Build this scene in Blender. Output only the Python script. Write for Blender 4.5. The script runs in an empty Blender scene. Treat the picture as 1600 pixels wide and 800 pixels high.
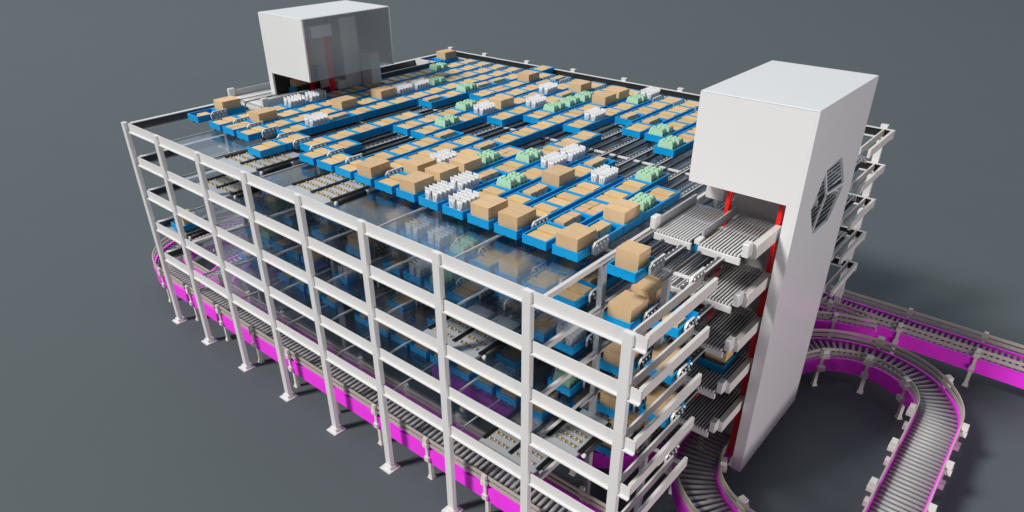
import bpy, bmesh, math, random
from mathutils import Vector, Matrix
from mathutils.geometry import tessellate_polygon
rnd = random.Random(7)
U = 1.5            # metres per layout unit (one rack bay)
G = -3.148         # floor height in layout units; zero is the top deck's beam line
H = .4827          # deck spacing
sc = bpy.context.scene
col = sc.collection
FILL_E = 1.5
CAM = Vector((9.8291, -3.5918, 2.6566))

def W(x, y, z): return Vector((x * U, y * U, (z - G) * U))

# ------------------------------------------------------------------ materials
def mat(name, base, rough=.5, metal=0., noise=0., nscale=8., spec=.5, bump=0., bscale=60., coat=0.):
    m = bpy.data.materials.new(name); m.use_nodes = True
    nt = m.node_tree; b = nt.nodes['Principled BSDF']
    b.inputs['Base Color'].default_value = (*base, 1)
    b.inputs['Roughness'].default_value = rough
    b.inputs['Metallic'].default_value = metal
    b.inputs['Specular IOR Level'].default_value = spec
    if coat: b.inputs['Coat Weight'].default_value = coat; b.inputs['Coat Roughness'].default_value = .2
    if noise or bump:
        tc = nt.nodes.new('ShaderNodeTexCoord')
    if noise:
        n = nt.nodes.new('ShaderNodeTexNoise'); n.inputs['Scale'].default_value = nscale; n.inputs['Detail'].default_value = 5
        nt.links.new(tc.outputs['Object'], n.inputs['Vector'])
        mx = nt.nodes.new('ShaderNodeMix'); mx.data_type = 'RGBA'
        mx.inputs['A'].default_value = (*[c * (1 - noise) for c in base], 1)
        mx.inputs['B'].default_value = (*[min(1, c * (1 + noise)) for c in base], 1)
        nt.links.new(n.outputs['Fac'], mx.inputs['Factor'])
        nt.links.new(mx.outputs['Result'], b.inputs['Base Color'])
    if bump:
        n2 = nt.nodes.new('ShaderNodeTexNoise'); n2.inputs['Scale'].default_value = bscale; n2.inputs['Detail'].default_value = 4
        nt.links.new(tc.outputs['Object'], n2.inputs['Vector'])
        bp = nt.nodes.new('ShaderNodeBump'); bp.inputs['Strength'].default_value = bump; bp.inputs['Distance'].default_value = .01
        nt.links.new(n2.outputs['Fac'], bp.inputs['Height']); nt.links.new(bp.outputs['Normal'], b.inputs['Normal'])
    return m

def card(name, base, var):
    m = mat(name, base, .85, spec=.25)
    nt = m.node_tree; b = nt.nodes['Principled BSDF']
    tc = nt.nodes.new('ShaderNodeTexCoord'); oi = nt.nodes.new('ShaderNodeObjectInfo')
    n = nt.nodes.new('ShaderNodeTexNoise'); n.inputs['Scale'].default_value = 5; n.inputs['Detail'].default_value = 8; n.inputs['Roughness'].default_value = .65
    add = nt.nodes.new('ShaderNodeVectorMath'); add.operation = 'ADD'
    nt.links.new(tc.outputs['Object'], add.inputs[0]); nt.links.new(oi.outputs['Location'], add.inputs[1])
    nt.links.new(add.outputs[0], n.inputs['Vector'])
    a = nt.nodes.new('ShaderNodeMath'); a.operation = 'MULTIPLY_ADD'; a.inputs[1].default_value = .45; a.inputs[2].default_value = 0
    nt.links.new(oi.outputs['Random'], a.inputs[0])
    a2 = nt.nodes.new('ShaderNodeMath'); a2.operation = 'MULTIPLY_ADD'; a2.inputs[1].default_value = .7
    nt.links.new(n.outputs['Fac'], a2.inputs[0]); nt.links.new(a.outputs[0], a2.inputs[2])
    mx = nt.nodes.new('ShaderNodeMix'); mx.data_type = 'RGBA'
    mx.inputs['A'].default_value = (*[c * (1 - var) for c in base], 1); mx.inputs['B'].default_value = (*[c * (1 + var) for c in base], 1)
    nt.links.new(a2.outputs[0], mx.inputs['Factor']); nt.links.new(mx.outputs['Result'], b.inputs['Base Color'])
    return m

def glass(name, tint, rough, trans, refl_col=(.8, .85, .9), refr_col=(.8, .85, .9), milk=0.):
    m = bpy.data.materials.new(name); m.use_nodes = True
    nt = m.node_tree; nt.nodes.clear()
    out = nt.nodes.new('ShaderNodeOutputMaterial')
    tr = nt.nodes.new('ShaderNodeBsdfTransparent'); tr.inputs['Color'].default_value = (*tint, 1)
    rf = nt.nodes.new('ShaderNodeBsdfRefraction'); rf.inputs['Color'].default_value = (*refr_col, 1)
    rf.inputs['Roughness'].default_value = rough; rf.inputs['IOR'].default_value = 1.04
    m1 = nt.nodes.new('ShaderNodeMixShader'); m1.inputs[0].default_value = 1 - trans
    nt.links.new(tr.outputs[0], m1.inputs[1]); nt.links.new(rf.outputs[0], m1.inputs[2])
    gl = nt.nodes.new('ShaderNodeBsdfAnisotropic') if False else nt.nodes.new('ShaderNodeBsdfGlossy')
    gl.inputs['Color'].default_value = (*refl_col, 1); gl.inputs['Roughness'].default_value = .18
    lw = nt.nodes.new('ShaderNodeLayerWeight'); lw.inputs['Blend'].default_value = .5
    pw = nt.nodes.new('ShaderNodeMath'); pw.operation = 'POWER'; pw.inputs[1].default_value = 3.2
    ma = nt.nodes.new('ShaderNodeMath'); ma.operation = 'MULTIPLY_ADD'; ma.inputs[1].default_value = .75; ma.inputs[2].default_value = .12
    ge = nt.nodes.new('ShaderNodeNewGeometry'); inv = nt.nodes.new('ShaderNodeMath'); inv.operation = 'SUBTRACT'; inv.inputs[0].default_value = 1
    fr = nt.nodes.new('ShaderNodeMath'); fr.operation = 'MULTIPLY'
    nt.links.new(lw.outputs['Facing'], pw.inputs[0]); nt.links.new(pw.outputs[0], ma.inputs[0])
    nt.links.new(ge.outputs['Backfacing'], inv.inputs[1]); nt.links.new(inv.outputs[0], fr.inputs[0]); nt.links.new(ma.outputs[0], fr.inputs[1])
    m2 = nt.nodes.new('ShaderNodeMixShader')
    nt.links.new(fr.outputs[0], m2.inputs[0]); nt.links.new(m1.outputs[0], m2.inputs[1]); nt.links.new(gl.outputs[0], m2.inputs[2])
    if milk:
        df = nt.nodes.new('ShaderNodeBsdfDiffuse'); df.inputs['Color'].default_value = (.74, .84, .92, 1)
        tl = nt.nodes.new('ShaderNodeBsdfTranslucent'); tl.inputs['Color'].default_value = (.82, .86, .90, 1)
        m3 = nt.nodes.new('ShaderNodeMixShader'); m3.inputs[0].default_value = .5
        nt.links.new(df.outputs[0], m3.inputs[1]); nt.links.new(tl.outputs[0], m3.inputs[2])
        m4 = nt.nodes.new('ShaderNodeMixShader'); m4.inputs[0].default_value = milk
        nt.links.new(m2.outputs[0], m4.inputs[1]); nt.links.new(m3.outputs[0], m4.inputs[2]); m2 = m4
    nt.links.new(m2.outputs[0], out.inputs['Surface'])
    return m

M = dict(
    white=mat('white_paint', (.75, .75, .75), .38, noise=.03, nscale=3, bump=.02),
    housing=mat('white_housing', (.80, .81, .82), .30, noise=.02, nscale=1.2, coat=.25),
    grey=mat('grey_steel', (.46, .47, .49), .4, .2, noise=.08, nscale=6),
    panel=mat('grey_panel', (.55, .56, .57), .5, noise=.05, nscale=3),
    dark=mat('dark_profile', (.10, .10, .11), .35, .3, noise=.1),
    black=mat('black_rubber', (.012, .012, .012), .6),
    beige=mat('beige_rail', (.52, .45, .41), .5, noise=.06, nscale=5),
    leg=mat('leg_paint', (.74, .71, .68), .45, noise=.04),
    magenta=mat('magenta_frame', (1.0, .045, .92), .45, noise=.03, nscale=3),
    roller=mat('roller_metal', (.43, .43, .44), .55, .12, noise=.05),
    rod=mat('platform_rod', (.74, .74, .75), .35, .15),
    blue=mat('blue_plastic', (.0, .365, .80), .45, noise=.05, nscale=5, spec=.4),
    card=card('cardboard', (.71, .495, .25), .22),
    big=card('cardboard_large', (.70, .48, .275), .20),
    tape=mat('box_tape', (.66, .50, .30), .5, noise=.06),
    seam=mat('box_seam', (.33, .21, .11), .9),
    green=mat('green_pulp', (.42, .68, .47), .8, noise=.12, nscale=14, bump=.12, bscale=50),
    hole=mat('carton_hole', (.02, .05, .025), .9),
    tube=mat('white_tube', (.85, .85, .86), .35, noise=.02),
    cap=mat('tube_cap', (.78, .22, .12), .45),
    print=mat('tube_print', (.30, .36, .34), .6),
    red=mat('red_paint', (.92, .008, .008), .4),
    yellow=mat('yellow_wheel', (.86, .54, .07), .5),
    plate=mat('table_plate', (.52, .54, .57), .28, .2, noise=.06, nscale=4),
    strip=mat('strip_metal', (.34, .355, .38), .24, .25, noise=.06),
    wheel=mat('white_wheel', (.85, .85, .85), .4),
    floor=mat('floor_paint', (.090, .111, .122), .62, noise=.035, nscale=.35, spec=.3),
    glass=glass('frosted_deck_glass', (.92, .94, .96), .12, .80, refr_col=(.90, .92, .95)),
    shell=glass('frosted_shell_glass', (.97, .98, 1.0), .14, .66, refr_col=(.9, .92, .95), milk=.19),
)

# ------------------------------------------------------------------ mesh helpers (layout units)
class MB:
    def __init__(s): s.v = []; s.f = []; s.m = []; s.sm = []
    def face(s, pts, mi=0, smooth=False):
        n = len(s.v); s.v += [tuple(q) for q in pts]; s.f.append(tuple(range(n, n + len(pts)))); s.m.append(mi); s.sm.append(smooth)
    def box(s, x0, x1, y0, y1, z0, z1, mi=0):
        if x0 > x1: x0, x1 = x1, x0
        if y0 > y1: y0, y1 = y1, y0
        if z0 > z1: z0, z1 = z1, z0
        s.hexa([(x0, y0, z0), (x1, y0, z0), (x1, y1, z0), (x0, y1, z0), (x0, y0, z1), (x1, y0, z1), (x1, y1, z1), (x0, y1, z1)], mi)
        return s
    def hexa(s, p, mi=0):
        n = len(s.v); s.v += [tuple(q) for q in p]
        for f in ((0, 3, 2, 1), (4, 5, 6, 7), (0, 1, 5, 4), (1, 2, 6, 5), (2, 3, 7, 6), (3, 0, 4, 7)):
            s.f.append(tuple(n + i for i in f)); s.m.append(mi); s.sm.append(False)
    def cyl(s, a, b, r, n=10, mi=0, r2=None):
        a = Vector(a); b = Vector(b); d = (b - a).normalized()
        u = d.orthogonal().normalized(); w = d.cross(u); r2 = r if r2 is None else r2
        k = len(s.v)
        for j in range(n):
            t = 2 * math.pi * j / n; o = u * math.cos(t) + w * math.sin(t)
            s.v.append(tuple(a + o * r)); s.v.append(tuple(b + o * r2))
        for j in range(n):
            q = (j + 1) % n
            s.f.append((k + 2 * j, k + 2 * q, k + 2 * q + 1, k + 2 * j + 1)); s.m.append(mi); s.sm.append(True)
        s.f.append(tuple(k + 2 * j for j in reversed(range(n)))); s.m.append(mi); s.sm.append(False)
        s.f.append(tuple(k + 2 * j + 1 for j in range(n))); s.m.append(mi); s.sm.append(False)
        return s
    def sweep(s, path, o0, o1, z0, z1, mi=0, closed=False):
        """rectangular section at lateral offsets o0..o1 and heights z0..z1 along a plan path [(x, y, nx, ny)]"""
        k = len(s.v); n = len(path)
        for (x, y, nx, ny) in path:
            for o, z in ((o0, z0), (o1, z0), (o1, z1), (o0, z1)): s.v.append((x + nx * o, y + ny * o, z))
        for i in range(n if closed else n - 1):
            a = k + 4 * i; b = k + 4 * ((i + 1) % n)
            for j in range(4):
                q = (j + 1) % 4
                s.f.append((a + j, a + q, b + q, b + j)); s.m.append(mi); s.sm.append(False)
        if not closed:
            s.f.append((k, k + 3, k + 2, k + 1)); s.m.append(mi); s.sm.append(False)
            e = k + 4 * (n - 1); s.f.append((e, e + 1, e + 2, e + 3)); s.m.append(mi); s.sm.append(False)
    def mesh(s, name, mats, org=(0, 0, 0), bevel=0):
        me = bpy.data.meshes.new(name)
        me.from_pydata([((a - org[0]) * U, (b - org[1]) * U, (c - org[2]) * U) for a, b, c in s.v], [], s.f)
        for m in (mats if isinstance(mats, (list, tuple)) else [mats]): me.materials.append(M[m])
        me.polygons.foreach_set('material_index', s.m); me.polygons.foreach_set('use_smooth', s.sm)
        bm = bmesh.new(); bm.from_mesh(me)
        bmesh.ops.recalc_face_normals(bm, faces=bm.faces)
        if bevel:
            bmesh.ops.bevel(bm, geom=[e for e in bm.edges if e.calc_face_angle(0) > .6], offset=bevel * U, segments=1, affect='EDGES', clamp_overlap=True)
        bm.to_mesh(me); bm.free(); me.update()
        return me

def link(name, data, parent=None, loc=None):
    o = bpy.data.objects.new(name, data); col.objects.link(o)
    if parent: o.parent = parent
    if loc is not None: o.location = loc
    return o
def tag(o, label, cat, group=None, kind=None):
    o['label'] = label
    if cat: o['category'] = cat
    if group: o['group'] = group
    if kind: o['kind'] = kind
    return o
class Thing:
    def __init__(s, name, label, cat, at, group=None):
        s.at = at; s.o = tag(link(name, None, None, W(*at)), label, cat, group)
        s.o.empty_display_size = .2
    def part(s, name, mb, m, parent=None, bevel=0):
        return link(name, mb.mesh(name, m, s.at, bevel), parent or s.o)
def inst(name, me, at, label, cat, group, rotz=0, scale=None):
    o = link(name, me, None, W(*at)); o.rotation_euler.z = rotz
    if scale: o.scale = scale
    return tag(o, label, cat, group)

NUM = ['first', 'second', 'third', 'fourth', 'fifth', 'sixth', 'seventh', 'eighth', 'ninth', 'tenth', 'eleventh', 'twelfth', 'thirteenth', 'fourteenth', 'fifteenth', 'sixteenth', 'seventeenth', 'eighteenth']
DECK = ['top deck', 'second deck down', 'third deck down', 'fourth deck down', 'lowest deck']

# ------------------------------------------------------------------ ground
mb = MB(); mb.face([(-260, -260, G), (260, -260, G), (260, 260, G), (-260, 260, G)])
g = link('ground', mb.mesh('ground', 'floor', (0, 0, G)), None, W(0, 0, G))
g['kind'] = 'structure'; g['label'] = 'plain blue-grey painted floor under the whole system'

# ------------------------------------------------------------------ the rack
rack = Thing('storage_rack', 'large white steel storage rack of five glass decks on tall posts', 'rack', (4.1, 3.1, G))
ZT = [-.022] + [-H * i for i in range(1, 5)]
X0, X1, Y1 = .19, 8.01, 6.2
def channel_x(x0, x1, y, zt, open_dir, hgt=.125, fl=.022, t=.010, top=True):
    b = MB()
    b.box(x0, x1, y, y - open_dir * t, zt - hgt, zt)
    if top: b.box(x0, x1, y, y + open_dir * fl, zt - t, zt - .0005)
    b.box(x0, x1, y + open_dir * .0, y + open_dir * fl, zt - hgt + .0005, zt - hgt + t)
    return b
def channel_y(y0, y1, x, zt, open_dir, hgt=.125, fl=.05, t=.012):
    b = MB()
    b.box(x, x - open_dir * t, y0, y1, zt - hgt, zt)
    b.box(x, x + open_dir * fl, y0, y1, zt - t, zt - .0005)
    b.box(x, x + open_dir * fl, y0, y1, zt - hgt + .0005, zt - hgt + t)
    return b
PX = [.121] + [float(i) for i in range(1, 8)] + [7.908]
for i, z in enumerate(ZT):
    rack.part('beam', channel_x(X0, X1, .022, z, -1, top=False), 'white')
    rack.part('beam', channel_x(X0, X1, Y1 - .045, z, -1), 'white')
    rack.part('lining_and_shade', MB().box(X0 + .02, X1 - .02, Y1 - .049, Y1 - .046, z - .108, z - .016), 'black')
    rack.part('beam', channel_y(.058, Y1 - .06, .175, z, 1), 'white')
    rack.part('lining_and_shade', MB().box(.1755, .179, .07, Y1 - .07, z - .108, z - .016), 'dark')  # dark strip puts the shade on the unlit left web into colour
    # short twin rails at the two right-hand corners
    for (a, b_) in ((.05, 1.06), (5.15, Y1 - .06)):
        rack.part('corner_rail', MB().box(7.875, 7.893, a, b_, z - .085, z + .002), 'leg')
        rack.part('corner_rail', MB().box(7.975, 8.005, a, b_ + (.06 if a < 1 else 0), z - .10, z + .004), 'leg')
for x in PX:
    p = rack.part('post', MB().box(x - .082, x, -.004, .05, G + .012, -.030), 'white')
    f = MB().box(x - .125, x + .043, -.068, .10, G, G + .012); f.box(x - .095, x + .013, -.026, .056, G + .0125, G + .05)
    rack.part('base_plate', f, 'white', p)
    p = rack.part('post', MB().box(x - .082, x, Y1 - .03, Y1 + .03, G, .0), 'white')
    rack.part('post_cap', MB().box(x - .085, x + .003, Y1 - .033, Y1 + .033, .001, .016), 'white', p)
for x in (.92, 3.0, 5.0, 7.03):
    for y in (.97, 3.2, 5.35):
        rack.part('inner_post', MB().box(x - .03, x + .03, y - .03, y + .03, G, -.165), 'grey', bevel=.004)
for x in (7.56,):
    for y in (1.14, 5.2):
        rack.part('inner_post', MB().box(x - .028, x + .028, y - .028, y + .028, G, -.165), 'grey')
for i in range(5):
    z = -H * i
    for k, x in enumerate(range(1, 8)):
        edge = x == 7
        b = MB().box(x + (.003 if not edge else .02), x + (.012 if not edge else .055), .055, Y1 - .06, z - .131, z - (.126 if not edge else .095))
        b.box(x + .006 if not edge else x + .03, x + (.0095 if not edge else .05), .056, Y1 - .061, z - .150, z - .1315)
        rack.part('joist', b, 'white' if not edge else 'leg')
    for y in (1.14, 2.22, 3.30, 4.38, 5.46):
        if i == 0 or y < 2: rack.part('cross_beam', MB().box(.22, 7.93, y - .022, y + .022, z - .124, z - .112), 'white')
    rack.part('glass_deck', MB().box(1.024, 7.018, .06, Y1 - .065, z - .145, z - .138), 'glass')

# roller lanes
LX = [.957 + .3345 * n for n in range(18)]
def lane_rails(x, y0, y1, z, wheels=True, sides=(0, 1)):
    out = []
    for sd in sides:
        xr = x + .212 if sd else x + .03
        b = MB().box(xr, xr + (.05 if sd else .02), y0, y1, z - .111, z - .102, 0)
        b.box(xr + .012, xr + (.04 if sd else .018), y0, y1, z - .1345, z - .1115, 0)
        if sd: b.box(xr + .044, xr + .055, y0, y1, z - .1015, z - .094, 1)
        if wheels and sd:
            n = int((y1 - y0) / .072); xw = xr + .01 if sd else xr + .034
            for k in range(n):
                y = y0 + .03 + k * .072
                b.cyl((xw - .006, y, z - .1), (xw + .006, y, z - .1), .0075, 6, 2)
        out.append(b)
    return out
def end_plate(x, y0, y1, z, flip=False):
    """bevelled plate with two staggered rows of wheels that guides trays into a lane"""
    b = MB()
    n0, n1 = (y0, y0 + .035) if not flip else (y1, y1 - .035)
    pts = [(n0, z - .075), (n0, z - .01), (n1, z + .022), (y1 if not flip else y0, z + .022), (y1 if not flip else y0, z - .1), (n1, z - .1)]
    for xx, o in ((x, 1), (x + .022, -1)):
        q = [(xx, a, c) for a, c in pts]; b.face(q if o > 0 else q[::-1], 0)
    for j in range(6):
        a, c = pts[j], pts[(j + 1) % 6]
        b.face([(x, *a), (x + .022, *a), (x + .022, *c), (x, *c)], 1 if j in (0, 1, 2) else 0)
    for k in range(4):
        y = min(y0, y1) + .04 + k * .055
        b.cyl((x + .02, y, z - .004), (x + .036, y, z - .004), .0125, 8, 2)
        if k < 3: b.cyl((x + .02, y + .02, z - .045), (x + .036, y + .02, z - .045), .0125, 8, 2)
    return b
for i in range(5):
    z = -H * i
    lanes = [(LX[n], .95, 5.72) for n in range(18)]
    if i == 0: lanes += [(.395, 1.0, 1.62), (7.2, .80, 1.62), (7.56, .95, 1.62)]
    for n, (x, y0, y1) in enumerate(lanes):
        if i == 0:
            rr = lane_rails(x, y0, y1, z)
            hold = rack.part('roller_lane', MB().box(x + .132, x + .142, y0 + .02, y1 - .02, z - .1375, z - .131), 'dark')
            for r in rr: rack.part('wheel_rail', r, ['dark', 'white', 'wheel'], hold)
            rack.part('end_plate', end_plate(x + .292, .915, 1.15, z), ['grey', 'white', 'wheel'], hold)
            if n < 18: rack.part('end_plate', end_plate(x + .292, 5.40, 5.66, z, True), ['grey', 'white', 'wheel'], hold)
        else:
            b = MB()
            for r in lane_rails(x, y0, 2.2 if n < 16 else 5.6, z, n > 12) + [end_plate(x + .292, .915, 1.15, z)]:
                k = len(b.v); b.v += r.v; b.f += [tuple(k + q for q in f) for f in r.f]; b.m += r.m; b.sm += r.sm
            rack.part('roller_lane', b, ['dark', 'white', 'wheel'])
    if i:
        for (x, y0, y1) in ((7.2, .78, 1.62), (7.54, .95, 1.62)):
            b = MB()
            for r in lane_rails(x, y0, y1, z) + [end_plate(x + .292, .915 if x < 7.4 else 1.0, 1.15, z)]:
                k = len(b.v); b.v += r.v; b.f += [tuple(k + q for q in f) for f in r.f]; b.m += r.m; b.sm += r.sm
            rack.part('side_lane', b, ['dark', 'white', 'wheel'])

# ------------------------------------------------------------------ goods
TW, TL, TH = .270, .350, .078
def tray_mesh():
    b = MB(); t = .011
    b.box(0, TW, 0, TL, 0, .012)
    b.box(0, TW, 0, t, .0125, TH); b.box(0, TW, TL - t, TL, .0125, TH)
    b.box(0, t, t + .0002, TL - t - .0002, .0125, TH); b.box(TW - t, TW, t + .0002, TL - t - .0002, .0125, TH)
    # rolled rim
    r = .002
    b.box(-r, TW + r, -r, t + r, TH + .0003, TH + .006); b.box(-r, TW + r, TL - t - r, TL + r, TH + .0003, TH + .006)
    b.box(-r, t + r, t + r + .0003, TL - t - r - .0003, TH + .0003, TH + .006); b.box(TW - t - r, TW + r, t + r + .0003, TL - t - r - .0003, TH + .0003, TH + .006)
    b.box(TW / 2 - .012, TW / 2 + .012, -.004, .02, -.014, .006, 1)
    return b.mesh('tray', ['blue', 'black'])
def carton_box(name, sx, sy, sz, m='card', flaps=False):
    b = MB().box(-sx / 2, sx / 2, -sy / 2, sy / 2, 0, sz, 0)
    me_b = b
    if flaps:
        e = .0016
        b.box(-sx / 2 + .002, sx / 2 - .002, -.0016, .0016, sz + .0002, sz + .0008, 2)
        b.box(-sx / 2 - .0012, sx / 2 + .0012, -.014, .014, sz + .001, sz + .0018, 1)
        for s in (-1, 1): b.box(s * (sx / 2 + .0004), s * (sx / 2 + .0012), -.014, .014, sz - .04, sz + .001, 1)
        for s in (-1, 1): b.box(s * (sx / 2 - .001), s * (sx / 2 + .0008), -sy / 2 + .002, sy / 2 - .002, sz - .003, sz - .002, 2)
    else:
        b.box(-sx / 2 - .0006, sx / 2 + .0006, -.0075, .0075, sz + .0002, sz + .0009, 1)
    return b.mesh(name, [m, 'tape', 'seam'], bevel=0)
def tube_mesh():
    b = MB(); N = 12; prof = [(0, .033, .030), (.026, .033, .030), (.0265, .030, .027), (.07, .034, .024), (.12, .040, .014), (.155, .044, .0035), (.175, .044, .0022)]
    k = len(b.v)
    for z, rx, ry in prof:
        for j in range(N):
            t = 2 * math.pi * j / N; b.v.append((rx * math.cos(t), ry * math.sin(t), z))
    for i in range(len(prof) - 1):
        for j in range(N):
            q = (j + 1) % N
            b.f.append((k + i * N + j, k + i * N + q, k + (i + 1) * N + q, k + (i + 1) * N + j)); b.m.append(1 if i == 0 else 0); b.sm.append(i > 1 and i < 4)
    b.f.append(tuple(k + (len(prof) - 1) * N + j for j in range(N))); b.m.append(0); b.sm.append(False)
    b.f.append(tuple(k + j for j in reversed(range(N)))); b.m.append(1); b.sm.append(False)
    for s in (-1, 1):   # printed strokes on both faces, sloping with the wall
        for xx in (-.016, .004):
            z0, z1, y0, y1 = .072, .122, .0246, .0142
            b.face([(xx, s * y0, z0), (xx + .007, s * y0, z0), (xx + .007, s * y1, z1), (xx, s * y1, z1)], 2)
        b.box(-.03, .03, s * .0042, s * .0052, .150, .1545, 2)
    return b.mesh('tube', ['tube', 'cap', 'print'])
def egg_mesh():
    """closed pulp carton: tapered base and lid, bumps along the lid, dark finger holes at the end"""
    b = MB(); sx, sy = .20, .125
    def fr(x0, x1, y0, y1, z0, z1, tx, ty, mi=0):
        b.hexa([(x0, y0, z0), (x1, y0, z0), (x1, y1, z0), (x0, y1, z0), (x0 + tx, y0 + ty, z1), (x1 - tx, y0 + ty, z1), (x1 - tx, y1 - ty, z1), (x0 + tx, y1 - ty, z1)], mi)
    b.hexa([(-sx / 2 + .01, -sy / 2 + .01, 0), (sx / 2 - .01, -sy / 2 + .01, 0), (sx / 2 - .01, sy / 2 - .01, 0), (-sx / 2 + .01, sy / 2 - .01, 0),
            (-sx / 2, -sy / 2, .060), (sx / 2, -sy / 2, .060), (sx / 2, sy / 2, .060), (-sx / 2, sy / 2, .060)])
    b.box(-sx / 2 - .003, sx / 2 + .003, -sy / 2 - .003, sy / 2 + .003, .0605, .0655)
    fr(-sx / 2, sx / 2, -sy / 2, sy / 2, .066, .135, .012, .015)
    for ix in range(3):
        for iy in range(2):
            cx = -.058 + ix * .058; cy = -.026 + iy * .052
            fr(cx - .022, cx + .022, cy - .021, cy + .021, .1353, .146, .007, .006)
    for iy in range(2):
        cy = -.028 + iy * .056
        b.hexa([(sx / 2 - .006, cy - .017, .03), (sx / 2 + .0036, cy - .017, .040), (sx / 2 + .0036, cy + .017, .040), (sx / 2 - .006, cy + .017, .03),
                (sx / 2 - .012, cy - .014, .098), (sx / 2 - .0005, cy - .014, .086), (sx / 2 - .0005, cy + .014, .086), (sx / 2 - .012, cy + .014, .098)], 1)
    for ix in range(2):
        cx = -.03 + ix * .06
        fr(cx - .006, cx + .006, -sy / 2 - .0015, -sy / 2 + .01, .067, .095, .001, .004)
    return b.mesh('egg_carton', ['green', 'hole'], bevel=.004)
ME = dict(tray=tray_mesh(), tube=tube_mesh(), egg=egg_mesh(),
          flat=carton_box('flat_box', .214, .124, .060), flat2=carton_box('flat_box', .214, .128, .073),
          small=carton_box('small_box', .112, .086, .088, 'big'), mini=carton_box('small_box', .108, .082, .066, 'big'),
          big=carton_box('large_box', .228, .275, .182, 'big', True), cube=carton_box('large_box', .215, .19, .20, 'big', True),
          single=carton_box('flat_box', .15, .135, .055))
ZB = -.094    # tray underside on the rails
stock = []    # (distance, kind, mesh, at, rot, label, cat, group)
def put(kind, me, at, label, cat, group, rot=0.):
    d = (Vector(at) - CAM).length
    stock.append((d, kind, me, at, rot, label, cat, group))
def load(x, y, z, what, where, j=1):
    """a tray at front-left corner (x, y) of its floor z, and what lies in it"""
    names = {'P': 'two flat tan boxes', 'B': 'one large tan box', 'C': 'one tall tan box', 'T': 'ten white tubes', 'G': 'two green egg cartons', '3': 'three small tan boxes', '6': 'six small tan boxes', '1': 'one flat tan box', 'X': 'one large flat box'}
    x += .005
    put('tray', 'tray', (x, y, z), 'blue %s of %s, %s' % ('' if False else 'tray', names[what], where.replace(' tray of', ' in')), 'tray', 'blue trays on the decks')
    zf = z + .0135; cx, cy = x + TW / 2, y + TL / 2
    r = lambda s=.03: rnd.uniform(-s, s)
    if what == 'P':
        put('flat_box', 'flat', (cx - .004 + r(.006), y + .098 + r(.006), zf), 'front flat box in %s' % where, 'box', 'flat boxes in the trays', r())
        put('flat_box', 'flat2', (cx + .006 + r(.006), y + .243 + r(.006), zf), 'rear flat box in %s' % where, 'box', 'flat boxes in the trays', r())
    elif what == '1':
        put('flat_box', 'single', (cx + .005, cy - .01, zf), 'lone flat box in %s' % where, 'box', 'flat boxes in the trays', r())
    elif what in 'BC':
        put('large_box', 'big' if what == 'B' else 'cube', (cx + r(.008), cy - .005 + r(.006), zf), 'large tan box in %s' % where, 'box', 'large boxes in the trays', r(.02))
    elif what == 'X':
        put('large_box', 'big', (cx, cy, zf), 'large tan box in %s' % where, 'box', 'large boxes in the trays', 0)
    elif what == 'T':
        for a in range(5):
            for c in range(2):
                put('tube', 'tube', (x + .09 + c * .103, y + .05 + a * .058, zf), '%s tube of row %s in %s' % (('left', 'right')[c], ('one', 'two', 'three', 'four', 'five')[a], where), 'tube', 'white tubes standing in trays', r(.12))
    elif what == 'G':
        for a in range(2):
            put('egg_carton', 'egg', (cx + r(.008), y + .095 + a * .15, zf), '%s green carton in %s' % (('front', 'rear')[a], where), 'carton', 'green egg cartons in the trays', r(.03))
    elif what == '3':
        for a in range(3):
            put('small_box', 'small', (x + .115 + r(.004), y + .07 + a * .095, zf), '%s small box in %s' % (('front', 'middle', 'rear')[a], where), 'box', 'small boxes in the trays', r(.05))
    elif what == '6':
        for a in range(3):
            for c in range(2):
                put('small_box', 'mini', (x + .082 + c * .12 + r(.005), y + .075 + a * .1, zf), '%s %s small box in %s' % (('front', 'middle', 'rear')[a], ('left', 'right')[c], where), 'box', 'small boxes in the trays', r(.08))
SPEC = {}
for ch, l in {'G': [(0, 11), (2, 9), (4, 9), (6, 7), (7, 5), (11, 3), (12, 4), (13, 2), (9, 9), (9, 10), (9, 11), (11, 12), (14, 9), (15, 8), (16, 5), (17, 3)],
              'T': [(0, 3), (0, 4), (3, 2), (2, 7), (2, 8), (7, 7), (8, 9), (7, 11), (11, 9), (11, 13), (13, 4), (13, 5), (10, 2), (12, 1), (12, 0), (13, 0), (15, 4)],
              'B': [(1, 1), (2, 4), (2, 6), (5, 12), (7, 8), (8, 12), (10, 11), (10, 12), (9, 0), (10, 1), (11, 1), (11, 0), (11, 2), (14, 3), (14, 0), (15, 0), (17, 0), (17, 2)],
              '6': [(1, 0), (0, 2), (16, 2), (11, 4), (5, 10), (15, 12)],
              '3': [(4, 10), (4, 11), (6, 12), (6, 13), (8, 11), (16, 1), (17, 1), (10, 4), (12, 2), (14, 2), (12, 10), (13, 10), (4, 7), (0, 7), (14, 5), (8, 4), (3, 3)]}.items():
    for q in l: SPEC[q] = ch
OCC = {0: [(0, 14)], 1: [(0, 14)], 2: [(0, 14)], 3: [(1, 14)], 4: [(7, 14)], 5: [(9, 14)], 6: [(0, 2), (4, 14)], 7: [(0, 1), (4, 14)],
       8: [(0, 5), (7, 14)], 9: [(0, 5), (8, 14)], 10: [(0, 14)], 11: [(0, 5), (8, 14)], 12: [(0, 8), (10, 14)], 13: [(0, 6), (9, 14)], 14: [(0, 6), (9, 14)],
       15: [(0, 5), (8, 14)], 16: [(0, 6), (10, 14)], 17: [(0, 5), (11, 14)]}
def where(n, k, i): return '%s tray of %s lane from left, %s' % (NUM[k], NUM[n], DECK[i])
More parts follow.
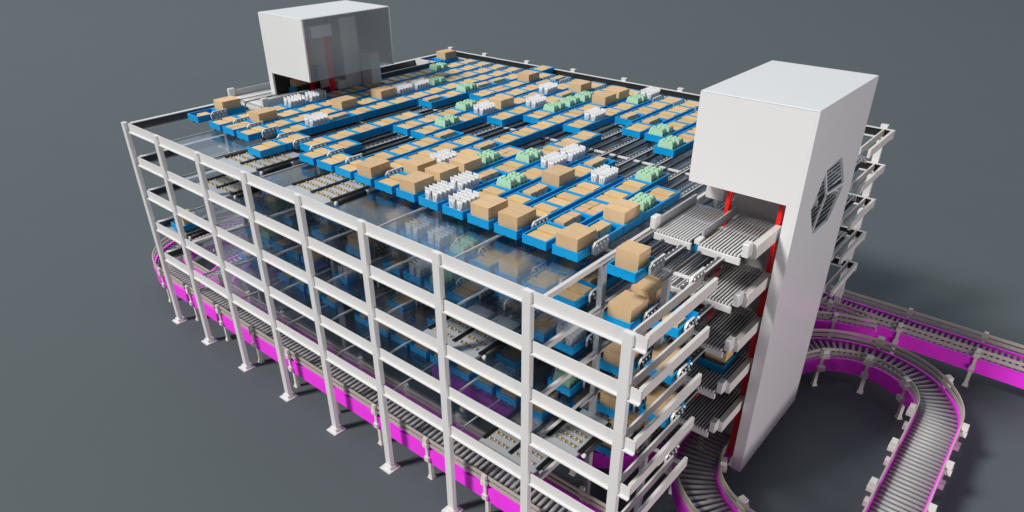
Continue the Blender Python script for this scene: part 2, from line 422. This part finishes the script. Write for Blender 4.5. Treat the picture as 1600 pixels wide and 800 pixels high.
for n, rs in OCC.items():
    rank = {4: 2, 5: 5}.get(n, 0)
    for a, b_ in rs:
        for k in range(a, b_):
            load(LX[n], .735 + .3605 * k, ZB, SPEC.get((n, k), 'P'), where(n, rank, 0)); rank += 1
for k in range(2): load(LX[4] + .01, .474 + .3605 * k, ZB + .01, 'P', where(4, k, 0))
for k in range(5): load(LX[5], .975 + .3605 * k, ZB, 'P', where(5, k, 0))
load(LX[4] + .02, 5.815, ZB + .01, 'P', 'tray on the transfer table by the back beam')
load(.395, .737, ZB, '1', 'first tray of the left outer track, top deck')
load(.395, 1.098, ZB, 'B', 'second tray of the left outer track, top deck')
load(.13, 2.40, ZB + .03, 'X', 'tray at the mouth of the left lift tower')
load(.42, 5.03, ZB, '1', 'tray second from back on the left outer track')
load(.42, 5.42, ZB, 'B', 'tray at the back left corner, top deck')
for i in range(5):
    z = ZB - H * i; d = DECK[i]
    load(7.2, .742, z, {0: 'C', 1: 'B', 2: 'B', 3: 'B', 4: 'X'}[i], 'first tray of the right inner track, %s' % d)
    if i: load(7.2, 1.103, z, 'X' if i in (1, 3) else 'P', 'second tray of the right inner track, %s' % d)
    if i and i < 4: load(7.545, .93, z, '1' if i == 1 else 'C', 'first tray of the right outer track, %s' % d)
    if i in (1, 2): load(7.2, 2.35, z + .06, 'C', 'tray on inner right lift bed, %s' % d)
load(7.62, 1.92, ZB - 3 * H + .06, 'C', 'tray on outer right lift bed, fourth deck down')
LOW = {(1, 13, 0): 'G', (1, 11, 0): 'T', (1, 12, 0): 'T', (1, 15, 0): 'B', (1, 16, 0): 'P', (1, 17, 0): 'P', (2, 17, 0): 'T', (3, 17, 0): 'G', (4, 16, 0): 'B', (2, 11, 0): 'T', (3, 7, 0): 'T', (1, 14, 0): 'P',
       (2, 12, 0): 'G', (1, 10, 0): 'B', (2, 13, 0): 'P', (2, 16, 0): '6', (3, 12, 0): 'P', (3, 13, 0): 'P', (1, 6, 0): 'T', (1, 4, 0): 'G'}
TABLES = {1: (1, 2), 2: (14, 15), 3: (), 4: (16, 17)}
for i in range(1, 5):
    for n in range(18):
        rank = 0
        for k in range(3 if i < 3 else 2):
            if k == 0 and n in TABLES[i] and (i, n, 0) not in LOW: continue
            w = LOW.get((i, n, k))
            q = rnd.random()
            if w is None:
                if q < (.12 if n > 2 else .5): continue
                q = rnd.random(); w = 'P' if q < .62 else 'B' if q < .76 else 'G' if q < .85 else '3' if q < .93 else '6'
            load(LX[n], .735 + .3605 * k, ZB - H * i, w, where(n, rank, i)); rank += 1
stock.sort(key=lambda s: s[0])
CAP = {'tray': 298, 'flat_box': 298, 'tube': 298, 'large_box': 298, 'small_box': 298, 'egg_carton': 298}
cnt = {}; rest = {}
MATS = {'tray': ['blue', 'black'], 'tube': ['tube', 'cap', 'print'], 'egg_carton': ['green', 'hole']}
for d, kind, me, at, rot, label, cat, group in stock:
    cnt[kind] = cnt.get(kind, 0) + 1
    if cnt[kind] <= CAP[kind]: inst(kind, ME[me], at, label, cat, group, rot)
    else: rest.setdefault(kind, []).append((me, at, rot))
print('STOCK', cnt)
for kind, l in rest.items():
    bm = bmesh.new()
    for me, at, rot in l:
        k = len(bm.verts); bm.from_mesh(ME[me]); bm.verts.ensure_lookup_table()
        T = Matrix.Translation(W(*at)) @ Matrix.Rotation(rot, 4, 'Z')
        for v in bm.verts[k:]: v.co = T @ v.co
    m2 = bpy.data.meshes.new(kind + '_mass'); bm.to_mesh(m2); bm.free()
    for m in ME[l[0][0]].materials: m2.materials.append(m)
    tag(link(kind + '_mass', m2), {'tray': 'remaining blue trays far back and deep in the lower decks', 'flat_box': 'remaining flat tan boxes far back and deep in the lower decks'}.get(kind, 'remaining goods deep in the lower decks'), 'goods', None, 'stuff')

# ------------------------------------------------------------------ transfer tables
WHEEL = {m: MB().cyl((-.009, 0, 0), (.007, 0, 0), .0095, 8).mesh('wheel', m) for m in ('yellow', 'wheel')}
def table(x0, y0, z, lanes, label, depth=.74, back=False):
    w = lanes * .3345 + .02
    t = Thing('transfer_table', label, 'sorter', (x0, y0, z - .125), 'transfer tables at lane ends')
    b = MB().box(x0, x0 + w, y0, y0 + depth, z - .125, z - .105); b.box(x0 + .03, x0 + w - .03, y0 + .05, y0 + depth - .04, z - .17, z - .1255)
    t.part('top_plate', b, 'plate', bevel=.003)
    for k in range(lanes + 1):
        xb = x0 + k * .3345
        t.part('belt', MB().box(xb, xb + .018, y0 + .09, y0 + depth - .02, z - .1045, z - .088).box(xb + .026, xb + .036, y0 + .09, y0 + depth - .02, z - .1045, z - .09), 'black')
    for l in range(lanes):
        for r in range(5 if not back else 4):
            yy = y0 + .13 + r * (depth - .2) / 5
            for c in range(5):
                xx = x0 + l * .3345 + .07 + c * .05; yw = yy + .012 * (c % 2)
                o = link('wheel', WHEEL['wheel' if back else 'yellow'], t.o, ((xx - t.at[0]) * U, (yw - t.at[1]) * U, (z - .099 - t.at[2]) * U)); o.rotation_euler.z = .4
            t.part('slot_strip', MB().box(x0 + l * .3345 + .05, x0 + l * .3345 + .30, yy - .016, yy + .03, z - .1048, z - .1038), 'strip')
    if not back:
        t.part('drive_roller', MB().cyl((x0 + w + .03, y0 + .14, z - .13), (x0 + w + .03, y0 + .5, z - .13), .03, 12), 'black')
        for yy in (y0 + .105, y0 + .505):
            t.part('roller_end', MB().cyl((x0 + w + .03, yy, z - .13), (x0 + w + .03, yy + .03, z - .13), .02, 10), 'wheel')
    return t
table(LX[4] - .12, .15, 0, 2, 'grey transfer table with yellow wheels under two trays, front left of top deck')
table(LX[8] - .11, .15, 0, 2, 'grey transfer table with yellow wheels, second from left on top deck front')
table(LX[1] + .16, .15, -H, 2, 'yellow-wheeled transfer table behind the third white post, second deck down')
table(LX[14] - .08, .12, -2 * H, 2, 'yellow-wheeled transfer table in the seventh bay of the facade, third deck down')
table(LX[16] - .03, .09, -4 * H, 2, 'yellow-wheeled transfer table just above the front conveyor, lowest deck')
table(7.06, .09, -3 * H, 1, 'narrow yellow-wheeled transfer table beside the corner post, fourth deck down', .6)
table(.05, .08, -3 * H, 2, 'yellow-wheeled transfer table at the left corner, fourth deck down', .6)
load_tray = None
table(LX[4] - .02, 5.80, 0, 1, 'grey table with white wheels under a tray at back beam', .36, True)
table(LX[5] + .04, 5.78, 0, 1, 'grey table with white wheels, leftmost bare one along back beam', .36, True)
table(LX[7] + .06, 5.78, 0, 1, 'grey table with white wheels, middle bare one along back beam', .36, True)
table(LX[8] + .12, 5.78, 0, 1, 'grey table with white wheels, rightmost along back beam', .36, True)
t = tag(inst('tray', ME['tray'], (.36, .16, ZB - 3 * H + .01), 'blue tray holding one tan box at left corner of fourth deck down', 'tray', 'blue trays on the decks'), 'blue tray holding one tan box at left corner of fourth deck down', 'tray')
inst('large_box', ME['cube'], (.5, .33, ZB - 3 * H + .024), 'large tan box at the left corner of fourth deck down', 'box', 'large boxes in the trays')

# ------------------------------------------------------------------ lift platforms (roller beds)
def bed(x0, x1, y0, y1, z, label, group, motor_side, rail=True):
    t = Thing('roller_platform', label, 'platform', ((x0 + x1) / 2, y0, z - .16), group)
    n = 12; 
    for k in range(n):
        xx = x0 + .016 + k * (x1 - x0 - .032) / (n - 1)
        b = MB().cyl((xx, y0 + .012, z - .048), (xx, y1, z - .048), .0085, 8)
        t.part('rod', b, 'rod')
    fr = MB().box(x0 - .01, x1 + .01, y0 - .035, y0 - .012, z - .13, z - .066)
    t.part('front_beam', fr, 'white', bevel=.003)
    cb = MB()
    for k in range(n):
        xx = x0 + .016 + k * (x1 - x0 - .032) / (n - 1)
        cb.box(xx - .007, xx + .007, y0 - .03, y0 + .01, z - .065, z - .042)
    t.part('comb', cb, 'white')
    t.part('under_shade', MB().box(x0 + .004, x1 - .004, y0 + .012, y1, z - .128, z - .118), 'black')  # black sheet stands in for the shade between and below the rods
    t.part('back_beam', MB().box(x0, x1, y1 + .002, y1 + .03, z - .13, z - .06), 'grey')
    s = motor_side
    xm = x1 + .012 if s > 0 else x0 - .012
    if rail:
        if s > 0 and x1 > 7: t.part('side_wall', MB().box(xm + .033, xm + .088, y0 + .08, 2.262, z - .085, z + .040), 'leg')
        else: t.part('side_wall', MB().box(xm, xm + s * .022, y0 + .08, y1 + .01, z - .085, z + .045), 'leg' if s > 0 else 'grey')  # left-hand walls take grey to paint in the shade on their inner face
        t.part('motor_box', MB().box(xm - s * .004, xm + s * .055, y0 - .025, y0 + .072, z - .05, z + .075), 'white', bevel=.006)
    return t
for i in range(5):
    z = -H * i
    g1 = 'roller platforms in front of the right lift'
    bed(7.15, 7.50, 1.66, 2.44, z, 'inner roller bed before the right tower, %s' % DECK[i], g1, -1)
    bed(7.585, 7.955, 1.66, 2.44, z, 'outer roller bed before the right tower, %s' % DECK[i], g1, 1)
    d = Thing('divider_rail', 'grey divider between the two right roller beds, %s' % DECK[i], 'rail', (7.555, 1.75, z - .06), 'dividers between roller beds')
    d.part('divider_plate', MB().box(7.545, 7.562, 1.74, 2.46, z - .05, z + .04), 'grey')
    d.part('divider_foot', MB().box(7.53, 7.58, 1.64, 1.74, z - .06, z - .02), 'white')
bed(.40, .77, 1.66, 2.44, 0, 'inner roller bed before the left tower, top deck', 'roller platforms in front of the left lift', 1)
bed(-.03, .34, 1.66, 2.44, 0, 'outer roller bed before the left tower, top deck', 'roller platforms in front of the left lift', -1)
def outfeed(x0, x1, y0, y1, label):
    t = Thing('outfeed_track', label, 'conveyor', ((x0 + x1) / 2, y0, -.14), 'outfeed tracks behind the towers')
    for x in (x0, x1):
        t.part('side_wall', MB().box(x - .011, x + .011, y0, y1, -.12, .02), 'dark')
        t.part('top_edge', MB().box(x - .012, x + .012, y0, y1, .0205, .026), 'grey')
    t.part('belt', MB().box(x0 + .014, x1 - .014, y0, y1, -.09, -.07), 'dark')
    t.part('end_bumper', MB().box(x0 + .02, x1 - .02, y1 - .04, y1 - .01, -.065, .05), 'white')
outfeed(-.03, .36, 2.5, 3.4, 'dark outfeed track running into the left tower')
outfeed(.40, .78, 2.5, 5.0, 'dark inner track passing beneath the left tower')
for i in range(3):
    bed(7.15, 7.525, 3.50, 4.95, -H * i, 'inner roller bed behind the right tower, %s' % DECK[i], 'roller platforms behind the right lift', -1, False)
    bed(7.585, 8.02, 3.35, 4.95, -H * i, 'outer roller bed behind the right tower, %s' % DECK[i], 'roller platforms behind the right lift', 1, False)

# ------------------------------------------------------------------ lift towers
def wall_hex(x0, x1, y0, y1, z0, z1, hexp):
    b = MB()
    loops = [[Vector((y0, z0, 0)), Vector((y1, z0, 0)), Vector((y1, z1, 0)), Vector((y0, z1, 0))], [Vector((a, c, 0)) for a, c in hexp]]
    pts = [q for l in loops for q in l]
    for tri in tessellate_polygon(loops):
        b.face([(x0, pts[i].x, pts[i].y) for i in tri]); b.face([(x1, pts[i].x, pts[i].y) for i in reversed(tri)])
    for l in loops:
        for j in range(len(l)):
            a, c = l[j], l[(j + 1) % len(l)]
            b.face([(x0, a.x, a.y), (x0, c.x, c.y), (x1, c.x, c.y), (x1, a.x, a.y)])
    me = b.mesh('outer_wall', 'housing', (0, 0, 0))
    return b
YA, YB, ZC = 2.166, 3.75, 1.118
T = Thing('lift_tower', 'tall white lift tower at the right end with a hexagonal window', 'tower', (7.68, 2.96, G))
xa, xb = 7.157, 8.194
HEX = [(2.744, .46), (3.148, .478), (3.471, .114), (3.209, -.19), (2.764, -.187), (2.538, .132)]
T.part('front_pillar', MB().box(xb - .11, xb - .0255, YA + .001, YA + .10, -2.787, .2765), 'housing')
T.part('outer_wall', wall_hex(xb - .025, xb, YA + .001, YB - .001, -2.787, ZC - .0125, HEX), 'housing')
ctr = (2.965, .155)
bars = MB()
for (a, c) in (HEX[0], HEX[2], HEX[4]):
    d = Vector((a - ctr[0], c - ctr[1])); nrm = Vector((-d.y, d.x)).normalized() * .012
    P4 = [(ctr[0] - nrm.x, ctr[1] - nrm.y), (a - nrm.x, c - nrm.y), (a + nrm.x, c + nrm.y), (ctr[0] + nrm.x, ctr[1] + nrm.y)]
    bars.hexa([(xb - .022, *q) for q in P4] + [(xb - .006, *q) for q in P4])
T.part('window_bars', bars, 'housing')
T.part('roof', MB().box(xa, xb, YA, YB, ZC - .012, ZC), 'housing', bevel=.006)
T.part('front_panel', MB().box(xa, xb - .0255, YA + .001, YA + .025, .277, ZC - .0125), 'housing')
T.part('back_panel', MB().box(xa, xb - .0255, YB - .025, YB - .001, .277, ZC - .0125), 'housing')
T.part('glass_panel', MB().box(xa + .001, xa + .014, YA + .026, YB - .026, .277, ZC - .0125), 'shell')
for x, hw in ((7.521, .019), (8.013, .021)):
    for y in (2.30,):
        T.part('guide_post', MB().box(x - hw, x + hw, y - .03, y + .03, -2.75, ZC - .02), 'red', bevel=.003)
T.part('shaft_panel', MB().box(7.47, 7.90, 2.56, 2.58, -2.7, ZC - .05), 'panel')
T.part('header_box', MB().box(7.2, 7.38, 2.5, 2.56, .02, .26), 'white')
for i in range(5):
    T.part('carriage', MB().box(7.48, 7.89, 2.6, 3.25, -H * i - .1, -H * i - .06), 'grey')

L = Thing('lift_tower', 'white lift tower at the left with a frosted glass side', 'tower', (.76, 2.95, G))
xa, xb, YA, YB = .237, 1.277, 2.160, 3.732
L.part('roof', MB().box(xa, xb, YA, YB, ZC - .012, ZC), 'housing', bevel=.006)
L.part('outer_wall', MB().box(xa, xa + .10, YA + .001, YB - .001, -2.787, ZC - .0125), 'housing')
L.part('inner_shade', MB().box(xa + .1003, xa + .104, YA + .03, YB - .03, -2.7, .27), 'black')  # black sheet paints the tower's dark interior onto the wall
L.part('front_panel', MB().box(xa + .1005, xb, YA + .001, YA + .025, .277, ZC - .0125), 'housing')
L.part('back_panel', MB().box(xa + .1005, xb, YB - .025, YB - .001, .277, ZC - .0125), 'housing')
L.part('glass_panel', MB().box(xb - .014, xb - .001, YA + .026, YB - .026, .277, ZC - .0125), 'shell')
for x, y in ((.50, 2.72), (.90, 2.80)):
    L.part('guide_post', MB().box(x - .03, x + .03, y - .03, y + .03, -2.7, .93), 'red', bevel=.004)
L.part('shaft_panel', MB().box(.54, .86, 2.84, 2.86, -2.6, .9), 'housing')
L.part('shaft_box', MB().box(.55, .86, 3.10, 3.40, -.1, .98), 'housing')
L.part('drive_head', MB().box(.5, 1.05, 2.45, 2.80, .80, .96), 'housing')
L.part('control_box', MB().box(.70, 1.10, 3.42, 3.60, -.12, .45), 'housing')
L.part('carriage', MB().box(.5, .92, 2.9, 3.05, -.02, .10), 'leg')

# ------------------------------------------------------------------ conveyors
def arc(cx, cy, r, a0, a1, n):
    return [(cx + r * math.cos(math.radians(a0 + (a1 - a0) * k / n)), cy + r * math.sin(math.radians(a0 + (a1 - a0) * k / n))) for k in range(n + 1)]
def resample(pts, step, closed=False):
    P = [Vector(q) for q in pts]
    if closed: P.append(P[0])
    seg = [(P[k + 1] - P[k]).length for k in range(len(P) - 1)]; tot = sum(seg)
    n = max(2, round(tot / step)); out = []
    k = 0; acc = 0
    for i in range(n if closed else n + 1):
        s = tot * i / n
        while k < len(seg) - 1 and s > acc + seg[k]: acc += seg[k]; k += 1
        d = (P[k + 1] - P[k]).normalized(); q = P[k] + d * (s - acc)
        out.append((q.x, q.y, d))
    m = len(out); res = []
    for i, (x, y, d) in enumerate(out):
        a = out[(i - 1) % m] if closed or i else out[i]; b = out[(i + 1) % m] if closed or i < m - 1 else out[i]
        dd = (d + a[2] * .5 + b[2] * .5).normalized()
        res.append((x, y, -dd.y, dd.x))
    return res
HW = .213
def visible(x, y):   # inside the picture, roughly
    v = Vector((x, y, -2.7)) - CAM
    import_m = Matrix.Rotation(.7004, 3, 'Z') @ Matrix.Rotation(1.0471, 3, 'X')
    q = import_m.transposed() @ v
    if q.z > -.1: return False
    u, w = 1082 * q.x / -q.z, 449.0 - 1082 * q.y / -q.z + 0
    return -850 < u < 850 and -60 < w < 860
def conveyor(name, label, path, closed=False, leg_step=.8627, leg_off=.0, sides=(1, 1), rails=(1, 1), at=None, both_legs=True, bracket_big=False):
    fine = resample(path, .06, closed)
    t = Thing(name, label, 'conveyor', at or (fine[0][0], fine[0][1], G), 'magenta roller conveyors')
    zt, zb = -2.692, -2.897
    for s in (-1, 1):
        b = MB(); b.sweep(fine, s * HW, s * (HW + .018), zb, zt, 0, closed); b.sweep(fine, s * (HW - .004), s * (HW + .03), zt + .0004, zt + .006, 0, closed)
        t.part('side_frame', b, 'magenta')
        if rails[0 if s < 0 else 1]:
            for (z0, z1) in ((-2.578, -2.540), (-2.650, -2.608)):
                g_ = MB(); g_.sweep(fine, s * (HW + .008), s * (HW + .022), z0, z1, 0, closed)
                t.part('guide_rail', g_, 'beige')
    rp = resample(path, .072, closed)
    vis = sorted([q for q in rp if visible(q[0], q[1])], key=lambda q: (Vector((q[0], q[1], -2.7)) - CAM).length)
    single, mass = vis[:100], vis[100:]
    rl = MB().cyl((0, -HW + .004, 0), (0, HW - .004, 0), .0225, 10).mesh('roller', 'roller')
    for x, y, nx, ny in single:
        o = link('roller', rl, t.o, ((x - t.at[0]) * U, (y - t.at[1]) * U, (-2.722 - t.at[2]) * U)); o.rotation_euler.z = math.atan2(ny, nx) - math.pi / 2
    if mass:
        b = MB()
        for x, y, nx, ny in mass: b.cyl((x - nx * (HW - .004), y - ny * (HW - .004), -2.722), (x + nx * (HW - .004), y + ny * (HW - .004), -2.722), .0225, 8)
        t.part('roller_row', b, 'roller')['kind'] = 'stuff'
    # legs, feet and rail brackets
    fl = resample(path, .02, closed); n = int(leg_off / .02); st = round(leg_step / .02); c = 0
    while n < len(fl):
        x, y, nx, ny = fl[n]
        if visible(x, y):
            ang = math.atan2(ny, nx); ca, sa = math.cos(ang), math.sin(ang)
            for s in (-1, 1):
                def R(b, o, x0, x1, y0, y1, z0, z1):   # box in the leg's own frame (x outward)
                    q = [(x0, y0, z0), (x1, y0, z0), (x1, y1, z0), (x0, y1, z0), (x0, y0, z1), (x1, y0, z1), (x1, y1, z1), (x0, y1, z1)]
                    b.hexa([(x + ca * (s * (o + a)) - sa * e, y + sa * (s * (o + a)) + ca * e, f) for a, e, f in q])
                b = MB(); R(b, HW, -.03, .012, -.021, .021, G + .01, -2.8975)
                lg = t.part('leg', b, 'leg')
                b = MB(); R(b, HW, -.045, .027, -.036, .036, G, G + .0095); R(b, HW, -.037, .019, -.027, .027, G + .0097, G + .04)
                t.part('foot', b, 'leg', lg)
                if rails[0 if s < 0 else 1]:
                    k = 1.5 if bracket_big else 1
                    b = MB()
                    R(b, HW, .0245, .040, -.018, .018, -2.84, -2.64)
                    R(b, HW, .0205, .055 * k, -.030 * k, .030 * k, -2.865, -2.80)
                    R(b, HW, .0235, .064 * k, -.034 * k, .034 * k, -2.655, -2.595)
                    R(b, HW, .0240, .058 * k, -.026 * k, .026 * k, -2.585, -2.525)
                    t.part('bracket', b, 'leg')
        n += st; c += 1
    return t
front = [(1.2, 2.315), (-.6, 2.315)] + arc(-.6, 1.37, .945, 90, 270, 36)[1:] + [(9.6, .425)]
# legs of the front run sit at x = .3 + .8627 k
s0 = 1.8 + math.pi * .945; off = (s0 + .9) % .8627
conveyor('roller_conveyor', 'magenta roller conveyor along the facade, curling around the left corner', front, leg_off=off, at=(4.1, .425, G))
loop = [(7.755, 2.2), (7.755, 4.22)][::-1] + arc(8.69, 2.2, .935, 180, 360, 36)[1:] + [(9.625, 4.22)] + arc(8.69, 4.22, .935, 0, 180, 36)[1:-1]
conveyor('roller_conveyor', 'magenta roller conveyor loop circling out of the right lift tower', loop, True, leg_step=.77, leg_off=.1, at=(8.69, 3.2, G), bracket_big=True)
conveyor('roller_conveyor', 'long straight magenta conveyor leaving to the right behind the loop', [(6.6, 6.215), (14.5, 6.215)], leg_step=.94, leg_off=.3, at=(9.5, 6.215, G))
conveyor('roller_conveyor', 'short magenta spur merging into the straight conveyor behind right tower', [(6.9, 5.15), (7.4, 5.62), (7.9, 5.90), (8.45, 6.07)], leg_step=.6, leg_off=1.3, at=(7.6, 5.7, G), rails=(1, 0))
conveyor('roller_conveyor', 'magenta conveyor under the rack bending up towards the right lift', [(4.4, 1.5), (6.59, 1.5)] + arc(6.59, 2.12, .62, 270, 360, 24)[1:] + [(7.21, 2.7)], leg_off=.5, at=(6.0, 1.5, G), rails=(0, 1))
conveyor('roller_conveyor', 'magenta curve joining the facade conveyor from the left lift', [(-.13, 3.4), (-.13, 1.4)] + arc(.8, 1.4, .93, 180, 236, 16)[1:], leg_off=.6, at=(.1, 1.6, G), rails=(0, 0))

# ------------------------------------------------------------------ camera
cam = bpy.data.cameras.new('camera'); co = bpy.data.objects.new('camera', cam); col.objects.link(co)
co.location = W(*CAM); co.rotation_euler = (1.0471056, .00125463, .7004037)
cam.sensor_width = 36; cam.lens = 24.3516; cam.shift_x = .00159; cam.shift_y = .03088
cam.clip_start = .1; cam.clip_end = 2000
sc.camera = co

# ------------------------------------------------------------------ light
KEY = Vector((-.33, -.63, .70)).normalized()
la = bpy.data.lights.new('key_lamp', 'AREA'); la.shape = 'DISK'; la.size = 46; la.energy = 3.4 * math.pi * 240 ** 2; la.color = (1, .97, .93)
lo = bpy.data.objects.new('key_lamp', la); col.objects.link(lo)
lo.location = W(4, 3, -1) + KEY * 240; lo.rotation_euler = KEY.to_track_quat('Z', 'Y').to_euler()

w = bpy.data.worlds.new('World'); sc.world = w; w.use_nodes = True
nt = w.node_tree; bg = nt.nodes['Background']
tc = nt.nodes.new('ShaderNodeTexCoord')
dt = nt.nodes.new('ShaderNodeVectorMath'); dt.operation = 'DOT_PRODUCT'; dt.inputs[1].default_value = (-.64, .62, .45)
nt.links.new(tc.outputs['Generated'], dt.inputs[0])
mz = nt.nodes.new('ShaderNodeMapRange'); mz.inputs['From Min'].default_value = -1; mz.inputs['From Max'].default_value = 1
nt.links.new(dt.outputs['Value'], mz.inputs['Value'])
rz = nt.nodes.new('ShaderNodeValToRGB'); cr = rz.color_ramp
cr.elements[0].position = .0; cr.elements[0].color = (.24, .20, .19, 1)
cr.elements[1].position = 1.; cr.elements[1].color = (1.1, 1.25, 1.4, 1)
e = cr.elements.new(.5); e.color = (.27, .29, .32, 1)
e = cr.elements.new(.75); e.color = (.42, .48, .54, 1)
nt.links.new(mz.outputs[0], rz.inputs[0])
nt.links.new(rz.outputs['Color'], bg.inputs['Color']); bg.inputs['Strength'].default_value = .50
# a warm fill lamp, added unseen low at the right to brighten tower and conveyors
FP, FA = W(24.5, -3.0, -1.9), W(8.6, 3.2, -1.9)
lb = bpy.data.lights.new('fill_lamp', 'AREA'); lb.shape = 'RECTANGLE'; lb.size = 12; lb.size_y = 3.2; lb.color = (1, .91, .90)
lb.energy = FILL_E * math.pi * (FP - FA).length ** 2
lf = bpy.data.objects.new('fill_lamp', lb); col.objects.link(lf)
lf.location = FP; lf.rotation_euler = (FP - FA).to_track_quat('Z', 'Y').to_euler()

# ------------------------------------------------------------------ render settings
sc.render.engine = 'CYCLES'
sc.cycles.use_denoising = True
sc.cycles.max_bounces = 10; sc.cycles.transparent_max_bounces = 16; sc.cycles.transmission_bounces = 8
sc.cycles.caustics_reflective = False; sc.cycles.caustics_refractive = True; sc.cycles.blur_glossy = .5; sc.cycles.sample_clamp_indirect = 6
sc.view_settings.view_transform = 'Standard'; sc.view_settings.look = 'None'; sc.view_settings.exposure = 0; sc.view_settings.gamma = 1
